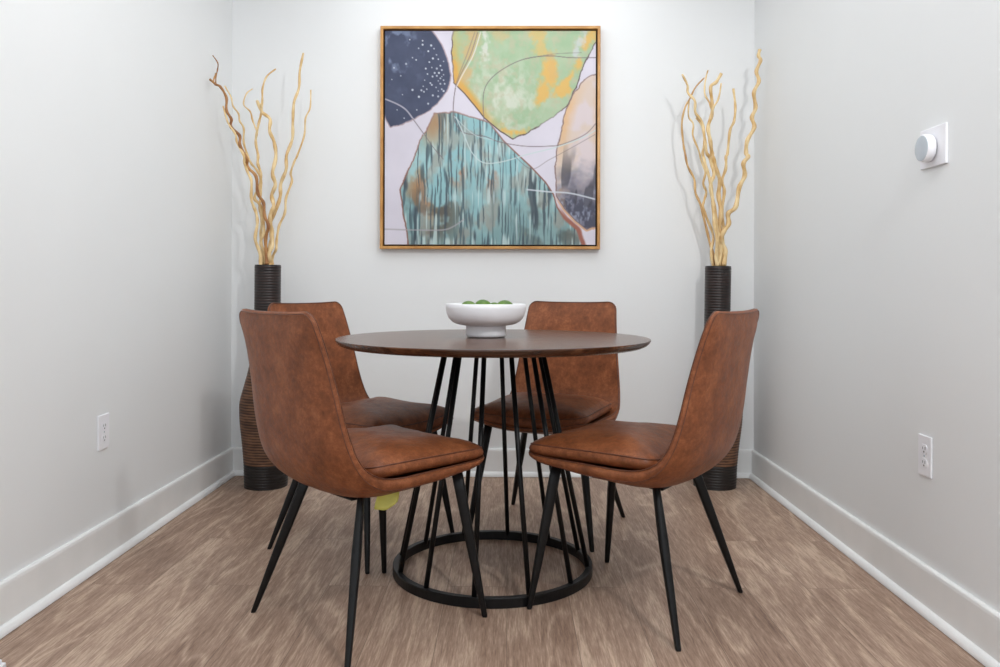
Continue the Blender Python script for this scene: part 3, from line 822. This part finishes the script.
m, nt, b = new_mat('canvas_paint')
at = N(nt, 'ShaderNodeAttribute', attribute_name='paint'); nt.links.new(at.outputs['Color'], b.inputs['Base Color'])
b.inputs['Roughness'].default_value = 0.55
nz = N(nt, 'ShaderNodeTexNoise', Scale=120, Detail=3); nt.links.new(coords(nt), nz.inputs['Vector']); bump(nt, b, nz.outputs['Fac'], 0.12, 0.001)
me.materials.append(m)
cv = bpy.data.objects.new('canvas', me); COL.objects.link(cv); cv.parent = art

# ------------------------------------------------------------------ thermostat and outlets
th = thing('thermostat', 'round white thermostat dial on a square plate on the right wall', 'thermostat', (XR, 2.232, 1.306))
bm = bmesh.new(); add_box(bm, (-0.0075, -0.068, -0.0550), (-0.0002, 0.066, 0.0550), 0.002); obj('wall_plate', bm, M_PLAST, th, False)
def disc_x(prof, n=48):
    bm = bmesh.new(); lathe(bm, prof, n)
    for v in bm.verts: v.co = Vector((-v.co.z, v.co.x, v.co.y))
    return bm
neck = obj('dial_neck', disc_x([(0.030, 0.006), (0.030, 0.0115)]), M_SLOT, th)
dial = obj('dial', disc_x([(0.034, 0.0112), (0.0378, 0.0125), (0.0385, 0.020), (0.0385, 0.031), (0.0375, 0.0335), (0.036, 0.0345), (0.0355, 0.0345)]), M_PLAST, th)
obj('dial_face', disc_x([(0.0350, 0.0340), (0.0350, 0.0352), (0.034, 0.0355), (0.01, 0.0357)]), M_DIAL, dial)['label'] = 'pale grey dial face'
for o in (neck, dial): o.location = (0, 0.006, -0.003)

def make_outlet():
    t = thing('wall_outlet', 'x', 'outlet')
    bm = bmesh.new(); add_box(bm, (-0.0055, -0.035, -0.057), (-0.0002, 0.035, 0.057), 0.0018); obj('cover_plate', bm, M_PLAST, t, False)
    for s in (1, -1):
        bm = bmesh.new()
        pts = []
        for i in range(32):
            a = 2*PI*i/32; y = 0.0168*math.cos(a); z = max(-0.0125, min(0.0125, 0.0168*math.sin(a)))
            pts.append((y, z))
        f = [bm.verts.new((-0.0068, y, z+0.0195*s)) for y, z in pts]; k = [bm.verts.new((-0.005, y, z+0.0195*s)) for y, z in pts]
        for i in range(32): bm.faces.new((f[i], f[(i+1) % 32], k[(i+1) % 32], k[i]))
        bm.faces.new(f); bm.faces.new(k[::-1])
        r = obj('receptacle', bm, M_PLAST, t, False)
        bm = bmesh.new()
        for y, h in ((-0.0062, 0.0042), (0.0062, 0.0036)):
            add_box(bm, (-0.0072, y-0.0011, 0.0195*s+0.002-h), (-0.0060, y+0.0011, 0.0195*s+0.002+h))
        add_box(bm, (-0.0072, -0.0024, 0.0195*s-0.0100), (-0.0060, 0.0024, 0.0195*s-0.0055))
        obj('slots', bm, M_SLOT, r, False)
    obj('screw', disc_x([(0.003, 0.005), (0.003, 0.0062), (0.0024, 0.0066)], 16), M_DIAL, t)
    return t
o1 = make_outlet(); o1.location = (XR, 2.274, 0.440); tag(o1, 'white double power outlet low on the right wall below the thermostat', 'outlet', 'wall outlets')
o2 = copy_tree(o1); o2.location = (XL, 2.630, 0.432); o2.rotation_euler = (0, 0, PI); tag(o2, 'white double power outlet low on the left wall', 'outlet', 'wall outlets')

# ------------------------------------------------------------------ white thing at the lower left corner of the view
g0 = spot_at(4.5, 667, 1.93)
bm = bmesh.new(); add_box(bm, (-0.10, -0.10, 0.0), (0.0, 0.0, 0.016), 0.003); add_box(bm, (-0.094, -0.095, 0.0162), (-0.006, -0.006, 0.026), 0.003)
o = obj('floor_box', bm, M_PLAST, None, False, (-1.195, 1.90, 0)); tag(o, 'white plastic box edge on the floor at the far lower left', 'box')

# ------------------------------------------------------------------ lights
def area(name, loc, target, size, energy, color=(1, 1, 1), sy=None):
    l = bpy.data.lights.new(name, 'AREA'); l.energy = energy; l.color = color; l.size = size
    if sy: l.shape = 'RECTANGLE'; l.size_y = sy
    o = bpy.data.objects.new(name, l); COL.objects.link(o); o.location = loc
    o.rotation_euler = (Vector(target)-Vector(loc)).to_track_quat('-Z', 'Y').to_euler(); return o
area('ceiling_lamp', (1.0, 0.45, 2.36), (-0.1, 3.8, 1.9), 0.10, 22, (1.0, 0.99, 0.98))
area('added_fill_left', (-0.85, 1.5, 2.40), (-1.1, 3.85, 2.5), 0.6, 3.2, (1.0, 0.99, 0.98))  # added soft fill to lift the back wall's upper left, no real fixture
area('ceiling_panel', (-0.05, 2.55, 2.47), (-0.05, 2.55, 0), 1.5, 18.5, (0.96, 0.985, 1.0), 2.3)
w = bpy.data.worlds.new('room_light'); SC.world = w; w.use_nodes = True
bg = w.node_tree.nodes['Background']; bg.inputs['Color'].default_value = (0.88, 0.945, 1.0, 1); bg.inputs['Strength'].default_value = 1.3

SC.view_settings.view_transform = 'Standard'; SC.view_settings.look = 'None'
SC.view_settings.gamma = 1.0; SC.view_settings.use_curve_mapping = False
SC.view_settings.exposure = -0.05
